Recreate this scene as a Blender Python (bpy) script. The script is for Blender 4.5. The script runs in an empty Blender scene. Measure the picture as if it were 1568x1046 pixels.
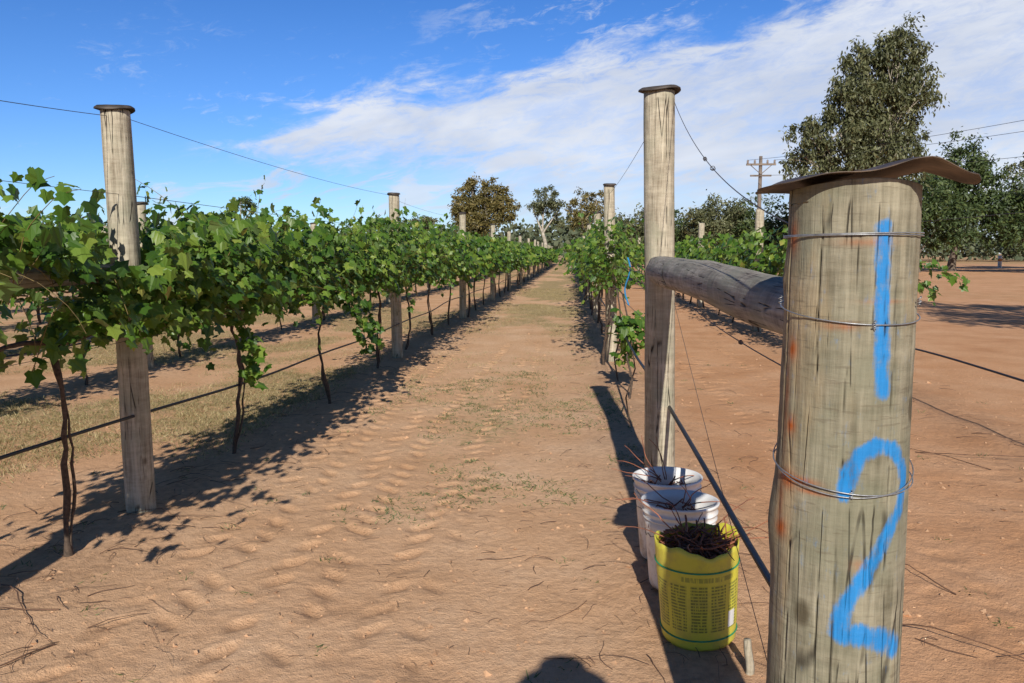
import bpy, math, numpy as np
from mathutils import Vector
rng=np.random.default_rng(11)
R=math.radians
scene=bpy.context.scene
COL=scene.collection

# ---------------------------------------------------------------- noise
def _h(ix,iy,s):
    n=(ix.astype(np.int64)*374761393+iy.astype(np.int64)*668265263+s*974634777)&0xffffffff
    n=((n^(n>>13))*1274126177)&0xffffffff
    n=n^(n>>16)
    return (n&0xffff)/65535.0
def vn(x,y,s=0):
    x=np.asarray(x,float);y=np.asarray(y,float)
    ix=np.floor(x);iy=np.floor(y);fx=x-ix;fy=y-iy
    fx=fx*fx*(3-2*fx);fy=fy*fy*(3-2*fy)
    a=_h(ix,iy,s);b=_h(ix+1,iy,s);c=_h(ix,iy+1,s);d=_h(ix+1,iy+1,s)
    return (a*(1-fx)+b*fx)*(1-fy)+(c*(1-fx)+d*fx)*fy
def fbm(x,y,o=4,s=0):
    t=0;a=.5;n=0
    for i in range(o):
        t=t+a*vn(np.asarray(x)*2**i,np.asarray(y)*2**i,s+i*7);n+=a;a*=.5
    return t/n
def sst(x,a,b):
    t=np.clip((x-a)/(b-a),0,1);return t*t*(3-2*t)

# ---------------------------------------------------------------- mesh helpers
def empty(name,loc=(0,0,0)):
    o=bpy.data.objects.new(name,None);o.location=loc;o.empty_display_size=.1;COL.objects.link(o);return o
def mesh_np(name,V,F,mat,parent=None,smooth=True,attrs=None,loc=None,rot=None):
    V=np.ascontiguousarray(V,dtype=np.float32);F=np.ascontiguousarray(F,dtype=np.int32)
    me=bpy.data.meshes.new(name)
    k=F.shape[1]
    me.vertices.add(len(V));me.vertices.foreach_set("co",V.ravel())
    me.loops.add(F.size);me.loops.foreach_set("vertex_index",F.ravel())
    me.polygons.add(len(F));me.polygons.foreach_set("loop_start",np.arange(0,F.size,k,dtype=np.int32))
    me.update(calc_edges=True)
    me.polygons.foreach_set("use_smooth",np.full(len(F),smooth,dtype=bool))
    if attrs:
        for n,a in attrs.items():
            at=me.attributes.new(n,'FLOAT','POINT');at.data.foreach_set("value",np.ascontiguousarray(a,dtype=np.float32))
    me.materials.append(mat)
    o=bpy.data.objects.new(name,me);COL.objects.link(o)
    if parent: o.parent=parent
    if loc is not None:o.location=loc
    if rot is not None:o.rotation_euler=rot
    return o
class Geo:
    def __init__(s):s.V=[];s.F=[];s.n=0
    def add(s,V,F):
        s.V.append(np.asarray(V,float));s.F.append(np.asarray(F)+s.n);s.n+=len(V)
    def tube(s,P,r,sides=6):
        P=np.asarray(P,float);n=len(P);r=np.broadcast_to(np.asarray(r,float),(n,))
        T=np.gradient(P,axis=0);T/=np.linalg.norm(T,axis=1)[:,None]+1e-9
        ref=np.array([0,0,1.]) if abs(T[:,2]).mean()<.8 else np.array([1.,0,0])
        A=np.cross(T,ref);A/=np.linalg.norm(A,axis=1)[:,None]+1e-9
        B=np.cross(T,A)
        th=np.linspace(0,2*np.pi,sides,endpoint=False)
        V=P[:,None]+r[:,None,None]*(np.cos(th)[None,:,None]*A[:,None]+np.sin(th)[None,:,None]*B[:,None])
        i=np.arange(n-1)[:,None]*sides;j=np.arange(sides)[None];j2=(j+1)%sides
        F=np.stack([i+j,i+j2,i+sides+j2,i+sides+j],-1).reshape(-1,4)
        s.add(V.reshape(-1,3),F)
    def revolve(s,prof,seg=48,c=(0,0,0)):
        prof=np.asarray(prof,float);n=len(prof)
        th=np.linspace(0,2*np.pi,seg,endpoint=False)
        V=np.stack([prof[:,0][:,None]*np.cos(th)+c[0],prof[:,0][:,None]*np.sin(th)+c[1],np.repeat(prof[:,1][:,None],seg,1)+c[2]],-1)
        i=np.arange(n-1)[:,None]*seg;j=np.arange(seg)[None];j2=(j+1)%seg
        F=np.stack([i+j,i+j2,i+seg+j2,i+seg+j],-1).reshape(-1,4)
        s.add(V.reshape(-1,3),F)
    def box(s,c,d):
        c=np.array(c);d=np.array(d)/2
        V=[c+d*np.array([x,y,z]) for z in(-1,1) for y in(-1,1) for x in(-1,1)]
        s.add(V,[[0,2,3,1],[4,5,7,6],[0,1,5,4],[2,6,7,3],[0,4,6,2],[1,3,7,5]])
    def build(s,name,mat,parent=None,smooth=True,**k):
        return mesh_np(name,np.concatenate(s.V),np.concatenate(s.F),mat,parent,smooth,**k)
def nrm(a): return a/(np.linalg.norm(a,axis=-1,keepdims=True)+1e-9)

# leaf templates
half=np.array([(0,.03),(.22,-.14),(.48,.0),(.38,.24),(.55,.50),(.26,.60),(0,1.0)])
def _vt():
    V=[(x,y,-.32*abs(x)-.16*y*y) for x,y in half]
    V+=[(-x,y,-.32*abs(x)-.16*y*y) for x,y in half[1:-1]]
    F=[[0,1,2,3,4,5,6],[6,11,10,9,8,7,0]]
    return np.array(V),np.array(F)
VT=_vt()
QT=(np.array([(0,0,0),(.42,.35,-.1),(0,1,-.08),(-.42,.45,-.1)]),np.array([[0,1,2,3]]))
GT=(np.array([(0,0,0),(.2,.45,-.04),(0,1,0),(-.2,.5,-.04)]),np.array([[0,1,2,3]]))
def leaves(P,size,N,T,tmpl):
    N=nrm(N);T=nrm(T-N*(T*N).sum(1,keepdims=True));B=np.cross(T,N)
    tv,tf=tmpl
    V=P[:,None]+size[:,None,None]*(tv[None,:,0,None]*B[:,None]+tv[None,:,1,None]*T[:,None]+tv[None,:,2,None]*N[:,None])
    F=(np.arange(len(P))[:,None,None]*len(tv)+tf[None]).reshape(-1,tf.shape[1])
    return V.reshape(-1,3),F

# ---------------------------------------------------------------- node helpers
def newmat(name):
    m=bpy.data.materials.new(name);m.use_nodes=True;nt=m.node_tree
    b=nt.nodes["Principled BSDF"];return m,nt,b
def lk(nt,v,inp):
    if isinstance(v,(int,float)):inp.default_value=v
    elif isinstance(v,tuple):
        inp.default_value=v if len(v)!=3 or inp.type=='VECTOR' else (*v,1)
    else: nt.links.new(v,inp)
def MA(nt,op,a,b=None,c=None,clamp=False):
    n=nt.nodes.new("ShaderNodeMath");n.operation=op;n.use_clamp=clamp
    lk(nt,a,n.inputs[0])
    if b is not None:lk(nt,b,n.inputs[1])
    if c is not None:lk(nt,c,n.inputs[2])
    return n.outputs[0]
def SS(nt,v,a,b,lo=0.,hi=1.):
    n=nt.nodes.new("ShaderNodeMapRange");n.interpolation_type='SMOOTHSTEP'
    lk(nt,v,n.inputs[0]);lk(nt,a,n.inputs[1]);lk(nt,b,n.inputs[2]);n.inputs[3].default_value=lo;n.inputs[4].default_value=hi
    return n.outputs[0]
def MIX(nt,f,a,b,mode='MIX'):
    n=nt.nodes.new("ShaderNodeMix");n.data_type='RGBA';n.blend_type=mode
    lk(nt,f,n.inputs[0]);lk(nt,a,n.inputs[6]);lk(nt,b,n.inputs[7]);return n.outputs[2]
def NZ(nt,vec,scale,detail=4,rough=.55,dist=0.):
    n=nt.nodes.new("ShaderNodeTexNoise");n.inputs["Scale"].default_value=scale;n.inputs["Detail"].default_value=detail
    n.inputs["Roughness"].default_value=rough;n.inputs["Distortion"].default_value=dist
    if vec is not None:nt.links.new(vec,n.inputs["Vector"])
    return n.outputs["Fac"]
def OBJ(nt): return nt.nodes.new("ShaderNodeTexCoord").outputs["Object"]
def MAP(nt,vec,sc,rot=(0,0,0)):
    n=nt.nodes.new("ShaderNodeMapping");n.inputs["Scale"].default_value=sc;n.inputs["Rotation"].default_value=rot
    nt.links.new(vec,n.inputs["Vector"]);return n.outputs[0]
def RAMP(nt,f,stops):
    n=nt.nodes.new("ShaderNodeValToRGB");e=n.color_ramp.elements
    while len(e)<len(stops):e.new(.5)
    for i,(p,c) in enumerate(stops):e[i].position=p;e[i].color=(*c,1)
    nt.links.new(f,n.inputs[0]);return n.outputs[0]
def ATT(nt,name):
    n=nt.nodes.new("ShaderNodeAttribute");n.attribute_name=name;return n.outputs["Fac"]
def BUMP(nt,b,h,strength=.5,dist=.01):
    n=nt.nodes.new("ShaderNodeBump");n.inputs["Strength"].default_value=strength;n.inputs["Distance"].default_value=dist
    nt.links.new(h,n.inputs["Height"]);nt.links.new(n.outputs[0],b.inputs["Normal"])

def simple(name,col,rough=.6,metal=0.,var=.25,sc=30):
    m,nt,b=newmat(name);o=OBJ(nt)
    n=NZ(nt,o,sc,4)
    c2=tuple(x*(1-var) for x in col);c3=tuple(min(1,x*(1+var)) for x in col)
    nt.links.new(RAMP(nt,n,[(.3,c2),(.7,c3)]),b.inputs["Base Color"])
    b.inputs["Roughness"].default_value=rough;b.inputs["Metallic"].default_value=metal
    BUMP(nt,b,n,.25,.003);return m

def leafmat(name,stops,trans=.3,rough=.45,clump=1.5,back=None,spec=.4):
    m,nt,b=newmat(name)
    g=nt.nodes.new("ShaderNodeNewGeometry")
    r=g.outputs["Random Per Island"]
    n=NZ(nt,OBJ(nt),clump,2)
    f=MA(nt,'ADD',MA(nt,'MULTIPLY',r,.75),MA(nt,'MULTIPLY',MA(nt,'SUBTRACT',n,.38),.9),clamp=True)
    col=RAMP(nt,f,stops)
    if back: col=MIX(nt,MA(nt,'MULTIPLY',g.outputs["Backfacing"],.6),col,back)
    nt.links.new(col,b.inputs["Base Color"]);b.inputs["Roughness"].default_value=rough
    b.inputs["Specular IOR Level"].default_value=spec
    t=nt.nodes.new("ShaderNodeBsdfTranslucent")
    nt.links.new(MIX(nt,1.,col,(1.25,1.35,.5),'MULTIPLY'),t.inputs[0])
    ms=nt.nodes.new("ShaderNodeMixShader");ms.inputs[0].default_value=trans
    nt.links.new(b.outputs[0],ms.inputs[1]);nt.links.new(t.outputs[0],ms.inputs[2])
    nt.links.new(ms.outputs[0],nt.nodes["Material Output"].inputs[0])
    return m
M_vine=leafmat("vine_leaf",[(0,(.026,.066,.010)),(.3,(.06,.135,.016)),(.65,(.13,.225,.030)),(.90,(.235,.31,.052)),(1,(.38,.34,.09))],.30,.42,2.6,back=(.16,.22,.085))
M_gum=leafmat("gum_leaf",[(0,(.055,.064,.03)),(.5,(.12,.13,.06)),(1,(.25,.25,.13))],.2,.45,.5)
M_gumb=leafmat("gum_leaf_brown",[(0,(.07,.06,.02)),(.5,(.17,.145,.045)),(1,(.30,.22,.08))],.2,.5,.3)
M_gumd=leafmat("dark_leaf",[(0,(.03,.05,.018)),(.5,(.07,.105,.035)),(1,(.15,.19,.06))],.2,.5,.4)
M_far=leafmat("far_leaf",[(0,(.06,.078,.04)),(.5,(.10,.12,.065)),(1,(.16,.17,.095))],.1,.7,.1)
M_weed=leafmat("dry_grass",[(0,(.15,.13,.055)),(.4,(.30,.24,.11)),(.8,(.50,.40,.22)),(1,(.62,.50,.30))],.2,.7,1.)
M_weedg=leafmat("weed_green",[(0,(.07,.10,.035)),(.6,(.16,.18,.07)),(1,(.30,.28,.14))],.2,.6,1.)

def woodmat(name,dark,light,axis='z',attrs=False,crack=1.):
    m,nt,b=newmat(name);o=OBJ(nt)
    sc={'z':(1,1,.05),'y':(1,.05,1)}[axis]
    g=NZ(nt,MAP(nt,o,sc),75,5,.65)
    g2=NZ(nt,MAP(nt,o,{'z':(1,1,.16),'y':(1,.16,1)}[axis]),16,4,.6,.6)
    blot=NZ(nt,o,5,4)
    rings=NZ(nt,MAP(nt,o,{'z':(.22,.22,1),'y':(.22,1,.22)}[axis]),34,5,.7)
    f=MA(nt,'ADD',MA(nt,'MULTIPLY',g,.42),MA(nt,'ADD',MA(nt,'MULTIPLY',g2,.30),MA(nt,'MULTIPLY',rings,.28)))
    mid=tuple((a+c)/2 for a,c in zip(dark,light))
    col=RAMP(nt,f,[(.37,dark),(.48,mid),(.59,light)])
    col=MIX(nt,SS(nt,blot,.43,.65,0,.6),col,(light[0]*.52,light[1]*.58,light[2]*.54))
    vo=nt.nodes.new("ShaderNodeTexVoronoi");vo.feature='DISTANCE_TO_EDGE';vo.inputs["Scale"].default_value=26
    cm=MAP(nt,o,{'z':(1,1,.045),'y':(1,.045,1)}[axis]);
    nt.links.new(cm,vo.inputs["Vector"])
    ck=SS(nt,vo.outputs["Distance"],0.,.03,1,0)
    ckm=MA(nt,'MULTIPLY',ck,SS(nt,NZ(nt,o,7,2),.46,.6,0,crack))
    col=MIX(nt,ckm,col,(.03,.024,.018))
    h=MA(nt,'SUBTRACT',f,MA(nt,'MULTIPLY',ckm,.6))
    vk=nt.nodes.new("ShaderNodeTexVoronoi");vk.inputs["Scale"].default_value=5.5
    nt.links.new(MAP(nt,o,{'z':(1,1,.6),'y':(1,.6,1)}[axis]),vk.inputs["Vector"])
    kn=SS(nt,vk.outputs["Distance"],.05,.12,.75,0)
    col=MIX(nt,kn,col,(dark[0]*.5,dark[1]*.42,dark[2]*.35))
    if attrs:
        p=ATT(nt,"paint");ru=ATT(nt,"rust");cr=ATT(nt,"crack")
        tan=SS(nt,NZ(nt,MAP(nt,o,(1,1,.25)),6,4,.6),.50,.68,0,.6)
        col=MIX(nt,tan,col,(.44,.31,.165))
        hl=SS(nt,NZ(nt,MAP(nt,o,(.12,.12,1)),130,3,.6),.60,.68,0,.4)
        col=MIX(nt,hl,col,(.13,.105,.07))
        col=MIX(nt,MA(nt,'MULTIPLY',ru,SS(nt,NZ(nt,o,45,4),.3,.55,.6,1.)),col,(.42,.10,.018))
        pn=NZ(nt,MAP(nt,o,(1,1,.25)),80,5,.75);pn2=NZ(nt,o,35,4)
        pm=SS(nt,MA(nt,'ADD',p,MA(nt,'ADD',MA(nt,'MULTIPLY',MA(nt,'SUBTRACT',pn,.5),1.8),MA(nt,'MULTIPLY',MA(nt,'SUBTRACT',pn2,.5),1.0))),.15,1.0,0,.9)
        col=MIX(nt,pm,col,MIX(nt,g,(.0,.13,.38),(.012,.30,.74)))
        col=MIX(nt,cr,col,(.02,.015,.01))
    nt.links.new(col,b.inputs["Base Color"]);b.inputs["Roughness"].default_value=.85
    b.inputs["Specular IOR Level"].default_value=.2
    BUMP(nt,b,h,.85,.009);return m
M_wood=woodmat("weathered_pine",(.20,.16,.11),(.58,.51,.38))
M_woody=woodmat("weathered_pine_strut",(.12,.10,.085),(.46,.41,.34),'y')
M_woodbig=woodmat("weathered_strainer",(.13,.115,.075),(.37,.33,.235),attrs=True,crack=.8)
M_bark=simple("vine_bark",(.085,.058,.04),.9,0,.5,60)
M_cane=simple("vine_cane",(.20,.14,.05),.7,0,.4,30)
M_twig=simple("twig",(.14,.075,.045),.85,0,.6,20)
M_gumbark=simple("gum_bark",(.40,.35,.28),.8,0,.4,3)
M_darkbark=simple("dark_bark",(.13,.10,.075),.9,0,.4,3)
M_hose=simple("black_poly_hose",(.016,.016,.018),.45,0,.3,40)
M_wire=simple("galvanised_wire",(.36,.37,.38),.45,.7,.3,80)
M_wired=simple("old_wire",(.10,.09,.085),.6,.4,.4,80)
M_cap=simple("rusted_steel_cap",(.085,.07,.06),.65,.35,.5,18)
M_black=simple("dark_cloth",(.03,.03,.035),.9)
M_skin=simple("skin",(.45,.26,.18),.6,0,.08)

# ---------------------------------------------------------------- ground
def gh(x,y,fine=True):
    x=np.asarray(x,float);y=np.asarray(y,float)
    h=.04*(fbm(x*.35,y*.25,3,3)-.5)
    near=sst(y,60,20)
    if fine:
        h=h+.010*(fbm(x*2.6,y*2.2,3,5)-.5)*near+.007*(fbm(x*13,y*12,3,9)-.5)*sst(y,16,9)
    for rx in(-5.45,-2.45,.53,3.53):
        h=h+.03*np.exp(-((x-rx)/.45)**2)*(.6+.8*vn(x*3,y*2,21))*near
    return h
TR=[(-1.90,.055,.8),(-1.68,.055,.9),(-1.34,.06,1.),(-1.10,.06,1.),(-.74,.055,.9),(-.54,.05,.7),(1.55,.06,.6),(1.80,.06,.6),(2.35,.06,.5)]
def tracks(x,y):
    h=np.zeros_like(x);m=np.zeros_like(x)
    for i,(xc,w,a) in enumerate(TR):
        xx=x-(xc+.06*np.sin(y*.45+(i//2)*1.7)+.03*(vn(y*.8,y*0,i)-.5))
        per=.19+.015*(i%3)
        q=(y+.7*xx*(1 if i%2 else -1)+.04*(fbm(x*6,y*6,2,i)-.5))/per
        idx=np.floor(q);fr=q-idx
        rnd=_h(idx,idx*0+i,5);r2=_h(idx,idx*0+i,15)
        e=np.exp(-((xx+(r2-.5)*.04)/(w*(.8+.5*r2)))**4)
        lug=np.exp(-((fr-.5)/.20)**4)*sst(rnd,.05,.45)
        pres=sst(fbm(x*.9+i*9,y*.5,3,40+i),.30,.46)*a
        h+=e*pres*(-.002-.018*lug)+.006*e*pres*np.exp(-((fr-.83)/.1)**2)
        m+=e*pres*(.0+1.0*lug)+.16*np.exp(-(xx/(w*1.8))**2)*pres
    return h,np.clip(m,0,1)
def geo_line(a,b,s0,g=1.12):
    o=[a];s=s0
    while abs(o[-1]-a)<abs(b-a):
        o.append(o[-1]+(s if b>a else -s));s*=g
    return o[1:]
xs=np.array(sorted(geo_line(-4.4,-1500,.05)+list(np.arange(-4.4,-2.4,.03))+list(np.arange(-2.4,.6,.018))+list(np.arange(.6,4.41,.03))+geo_line(4.4,1500,.05)))
ys=np.array(sorted(geo_line(1.8,-400,.08)+list(np.arange(1.8,12.5,.022))+geo_line(12.5,2500,.028,1.025)))
GX,GY=np.meshgrid(xs,ys)
fade=sst(GY,26,13)*sst(np.abs(GX),5,4)
th,tm=tracks(GX,GY)
dm=sst(fbm(GX*7,GY*6,2,90),.64,.8)*sst(fbm(GX*.8,GY*.6,2,91),.4,.6)
H=gh(GX,GY)+th*fade-.007*dm*fade
H=H*sst(np.abs(GX),200,60)*sst(GY,300,60)
n1=fbm(GX*.9,GY*.45,4,77);n2=fbm(GX*4,GY*2.5,3,78)
laisle=((GX<-2.75)&(GX>-60)).astype(float)*sst(GY,3,7.5)
grass=laisle*(.12+.6*sst(n1,.34,.6))
mid=np.exp(-((GX+.75)/1.15)**4)*sst(GY,7,22)
grass=np.maximum(grass,mid*sst(n1+.15*n2,.34,.60)*.95)
grass=np.maximum(grass,np.exp(-((GX+.45)/.9)**2)*sst(GY,4.8,6)*sst(GY,10.5,7)*sst(n1+.3*(n2-.5),.42,.60)*.5)
grass=np.maximum(grass,sst(GX,4.5,12)*sst(GY,12,30)*.35*sst(n1,.35,.6))
grass=np.maximum(grass,sst(GY,90,130)*.6)
grass=grass*(.55+.6*n2)
grass*=1-.6*tm*fade
row=np.zeros_like(GX)
for rx in(-14.45,-11.45,-8.45,-5.45,-2.45,.53,3.53):row=np.maximum(row,np.exp(-((GX-rx)/.42)**2)*sst(GY,1,3))
row*=.4+.8*n2
V=np.stack([GX,GY,H],-1).reshape(-1,3)
nx=len(xs);ny=len(ys)
i=np.arange(ny-1)[:,None]*nx+np.arange(nx-1)[None]
F=np.stack([i,i+1,i+nx+1,i+nx],-1).reshape(-1,4)
m,nt,b=newmat("sandy_soil");o=OBJ(nt)
a_g=ATT(nt,"grass");a_r=ATT(nt,"rowsoil");a_t=ATT(nt,"track");a_red=ATT(nt,"redness")
nA=NZ(nt,o,1.3,5,.6);nB=NZ(nt,o,22,5,.7);nC=NZ(nt,o,150,3,.7)
sand=RAMP(nt,nA,[(.3,(.66,.39,.215)),(.5,(.74,.46,.27)),(.7,(.80,.53,.33))])
red=RAMP(nt,nA,[(.3,(.56,.275,.13)),(.5,(.66,.35,.18)),(.7,(.73,.42,.235))])
col=MIX(nt,a_red,sand,red)
col=MIX(nt,SS(nt,nB,.40,.56,.26,0),col,(.46,.26,.14))
col=MIX(nt,SS(nt,nC,.56,.72,0,.32),col,(.42,.245,.14))
col=MIX(nt,MA(nt,'MULTIPLY',a_t,.55),col,(.36,.205,.115))  # shade inside the lug pits painted into the soil colour, plus darker ruts
col=MIX(nt,MA(nt,'MULTIPLY',a_r,.5),col,RAMP(nt,nB,[(.35,(.22,.13,.08)),(.65,(.56,.34,.20))]))
gc=RAMP(nt,NZ(nt,o,9,5,.75),[(.3,(.19,.165,.07)),(.5,(.36,.285,.135)),(.7,(.54,.41,.23))])
gm=SS(nt,MA(nt,'ADD',a_g,MA(nt,'MULTIPLY',MA(nt,'SUBTRACT',NZ(nt,o,16,4,.75),.5),1.7)),.2,.75,0,.8)
col=MIX(nt,gm,col,gc)
nt.links.new(col,b.inputs["Base Color"]);b.inputs["Roughness"].default_value=.95;b.inputs["Specular IOR Level"].default_value=.1
hh=MA(nt,'ADD',MA(nt,'MULTIPLY',nB,1.),MA(nt,'MULTIPLY',nC,.4))
BUMP(nt,b,hh,.85,.017)
redn=np.clip(sst(GX,.3,1.4)*.85+sst(GX,-2.2,-2.9)*.4+.6*(n1-.42),0,1)
mesh_np("ground",V,F,m,attrs={"grass":grass.ravel(),"rowsoil":np.clip(row,0,1).ravel(),"track":np.clip(tm*fade+.3*dm*fade,0,1).ravel(),"redness":redn.ravel()})

# clods and stones
N=3600
P=np.stack([rng.uniform(-4.2,6,N),2+rng.exponential(4,N),np.zeros(N)],-1)
P[:,2]=gh(P[:,0],P[:,1])+tracks(P[:,0],P[:,1])[0]
s=rng.gamma(2.,.0026,N)+.002
ov=np.array([(1,0,0),(0,1,0),(-1,0,0),(0,-1,0),(0,0,.8),(0,0,-.8)])
of=np.array([[0,1,4],[1,2,4],[2,3,4],[3,0,4],[1,0,5],[2,1,5],[3,2,5],[0,3,5]])
V=P[:,None]+s[:,None,None]*(ov[None]+rng.normal(0,.28,(N,6,3)))
F=(np.arange(N)[:,None,None]*6+of[None]).reshape(-1,3)
mesh_np("soil_clods",V.reshape(-1,3),F,simple("clod",(.50,.30,.17),.95,0,.3,5),smooth=False)

# grass + weeds
def blades(name,P,hgt,mat,w=.006,lean=.8):
    n=len(P);T=np.stack([rng.normal(0,lean,n),rng.normal(0,lean,n),np.ones(n)],-1)
    Nn=rng.normal(0,1,(n,3));Nn[:,2]*=.3
    tv=np.array([(-.5,0,0),(.5,0,0),(.25,.6,0),(-.02,1,0)])
    N_=nrm(Nn);T=nrm(T);N_=nrm(N_-T*(N_*T).sum(1,keepdims=True));B=np.cross(T,N_)
    V=P[:,None]+tv[None,:,0,None]*w*B[:,None]*(hgt[:,None,None]/.06)**.5+tv[None,:,1,None]*hgt[:,None,None]*T[:,None]
    F=np.arange(n*4).reshape(-1,4)
    return mesh_np(name,V.reshape(-1,3),F,mat,smooth=False)
def tuft_pts(nt_,xr,yf,per,spread,test):
    x=rng.uniform(*xr,nt_);y=yf(nt_)
    k=test(x,y)>rng.uniform(0,1,nt_);x=x[k];y=y[k]
    x=np.repeat(x,per)+rng.normal(0,spread,len(x)*per);y=np.repeat(y,per)+rng.normal(0,spread,len(y)*per)
    return np.stack([x,y,gh(x,y)-.003],-1)
Pd=tuft_pts(14000,(-9,-2.6),lambda n:3.6+rng.exponential(6,n),9,.06,lambda x,y:sst(fbm(x*.9,y*.45,4,77),.36,.58)*sst(y,3.2,6))
Pm=tuft_pts(4200,(-2.1,.35),lambda n:rng.uniform(7,34,n),8,.05,lambda x,y:sst(fbm(x*.9,y*.45,4,77),.36,.6)*sst(y,6,18))
Pw=tuft_pts(1500,(-1.9,.5),lambda n:rng.uniform(4.2,10,n),12,.04,lambda x,y:sst(fbm(x*1.3,y*.8,3,177),.44,.58)*.9)
Ps=tuft_pts(300,(-3.6,5.),lambda n:2.5+rng.exponential(4,n),11,.028,lambda x,y:np.full_like(x,.45))
PP=np.concatenate([Pd,Pm]);blades("dry_grass",PP,rng.uniform(.02,.06,len(PP)),M_weed,.007)
PP=np.concatenate([Pw,Ps,Pd[::7]+[.03,.02,0]]);blades("weed_patch",PP,rng.uniform(.012,.045,len(PP)),M_weedg,.009,1.6)

# twig litter
g=Geo()
def twig(g,p,ang,L,r,k=6,lift=.0):
    a=ang+np.cumsum(rng.normal(0,.22,k));pts=[np.array(p,float)]
    for q in a:pts.append(pts[-1]+np.array([math.cos(q),math.sin(q),0])*L/k)
    pts=np.array(pts)
    pts[:,2]=gh(pts[:,0],pts[:,1])+r+.002+lift*rng.uniform(0,1)*np.sin(np.linspace(0,3.1,k+1))
    g.tube(pts,np.linspace(r,r*.5,k+1),4)
for _ in range(620):
    rx=rng.choice([-2.45,-2.45,.53,1.6,3.3])
    sd=.4 if rx!=1.6 else .9
    y=1.9+rng.exponential(3.5);x=rx+rng.normal(0,sd)
    twig(g,(x,y,0),rng.uniform(0,6.28),rng.uniform(.05,.28),rng.uniform(.001,.0025),lift=.02)
for _ in range(300):
    twig(g,(rng.uniform(-2.2,.4),1.9+rng.exponential(3),0),rng.uniform(0,6.28),rng.uniform(.02,.10),rng.uniform(.0008,.0017),lift=.006)
for p,a,L in [((-2.35,2.85),-2.4,.7),((-2.1,3.0),-2.8,.6),((-2.5,3.2),-.6,.5),((-1.95,2.75),-2.2,.8),((1.25,3.2),-.5,.6),((1.7,3.5),2.2,.5),((2.6,6.1),-.9,1.1),((2.9,5.6),2.,.7)]:
    twig(g,(*p,0),a,L,.0035,k=9,lift=.05)
g.build("twig_litter",M_twig)

# ---------------------------------------------------------------- posts
def shaft(g,p0,p1,r0,r1,seed,seg=28,rings=46,rough=.035):
    p0=np.array(p0,float);p1=np.array(p1,float)
    t=np.linspace(0,1,rings);L=np.linalg.norm(p1-p0)
    prof=[(tt,r0+(r1-r0)*tt) for tt in t]
    prof=[(0,.002),(0,r0*.96)]+prof+[(1+.003/L,r1*.95),(1+.004/L,.002)]
    d=(p1-p0)/L
    ref=np.array([0,0,1.]) if abs(d[2])<.8 else np.array([1.,0,0])
    A=np.cross(d,ref);A/=np.linalg.norm(A);B=np.cross(d,A)
    th=np.linspace(0,2*np.pi,seg,endpoint=False)
    Vs=[]
    wob=lambda tt:np.array([(vn(tt*2.2,seed*.37,3)-.5)*.04*(tt>.02)*(tt<.99),(vn(tt*2.2,seed*.37+9,3)-.5)*.04])
    for tt,r in prof:
        nz=fbm(np.cos(th)*1.2+seed*3.1,np.sin(th)*1.2+tt*L*1.3,3,seed)-.5
        nz2=fbm(np.cos(th)*5+seed,np.sin(th)*5+tt*L*2.5,2,seed+5)-.5
        rr=r*(1+rough*2.2*nz+rough*nz2)
        w=wob(min(max(tt,0),1))*(.5)
        c=p0+d*L*tt+A*w[0]+B*w[1]
        Vs.append(c+rr[:,None]*(np.cos(th)[:,None]*A+np.sin(th)[:,None]*B))
    V=np.concatenate(Vs);n=len(prof)
    i=np.arange(n-1)[:,None]*seg;j=np.arange(seg)[None];j2=(j+1)%seg
    g.add(V,np.stack([i+j,i+j2,i+seg+j2,i+seg+j],-1).reshape(-1,4))
def capgeo(g,c,r,seed,a=.008):
    th=np.linspace(0,2*np.pi,40,endpoint=False);rad=[.003,.5*r,.85*r,r,r*1.02,r*.98,.8*r,.003]
    zz=[.026,.024,.018,.006,-.004,0,.012,.016]
    Vs=[]
    for q,z in zip(rad,zz):
        w=1+.05*np.sin(2*th+seed)+.03*np.sin(3*th+seed*2)
        Vs.append(np.stack([c[0]+q*w*np.cos(th),c[1]+q*w*np.sin(th),c[2]+z+a*(q/r)**2*np.sin(2*th+seed*1.3)],-1))
    n=len(rad);i=np.arange(n-1)[:,None]*40;j=np.arange(40)[None];j2=(j+1)%40
    g.add(np.concatenate(Vs),np.stack([i+j,i+j2,i+40+j2,i+40+j],-1).reshape(-1,4))
def post(x,y,h,r,seed,lean=(0,0),cap=True,name="trellis_post",capr=1.3,rb=1.1):
    e=empty(name,(x,y,0));g=Geo()
    shaft(g,(0,0,-.15),(lean[0],lean[1],h),r*rb,r,seed,rings=46 if y<20 else 14,seg=28 if y<20 else 12,rough=.05)
    ob=g.build("shaft",M_wood,e)
    if cap:
        g=Geo();capgeo(g,(lean[0],lean[1],h+.004),r*capr,seed);g.build("cap",M_cap,e)
    return e
post(-2.45,4.27,2.27,.074,1,(-.035,0))
post(.54,4.65,2.40,.085,2,(-.055,0),rb=1.05)
for i,y in enumerate(np.arange(11.1,100,6.8)):
    post(-2.45+rng.normal(0,.02),y,2.36+rng.normal(0,.03),.072,10+i,(rng.normal(0,.03)-.03*(i==0),0),cap=i<5)
    post(.55+rng.normal(0,.02),y-.1,2.36+rng.normal(0,.03),.072,30+i,(rng.normal(0,.02)-.05*(i==0),0),cap=i<5)
for i,y in enumerate(np.arange(8.6,70,6.8)):
    post(-5.45,y+1.2,2.12,.065,50+i,(rng.normal(0,.03),0),cap=i<3)
for i,y in enumerate([15.5,22.3,29.1,35.9,42.7]):
    post(3.53,y,2.32,.08,70+i,(0,0),cap=False)
for i,y in enumerate([14,20.8,27.6]): post(-8.45,y,2.0,.07,90+i,(0,0),cap=False)

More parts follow.
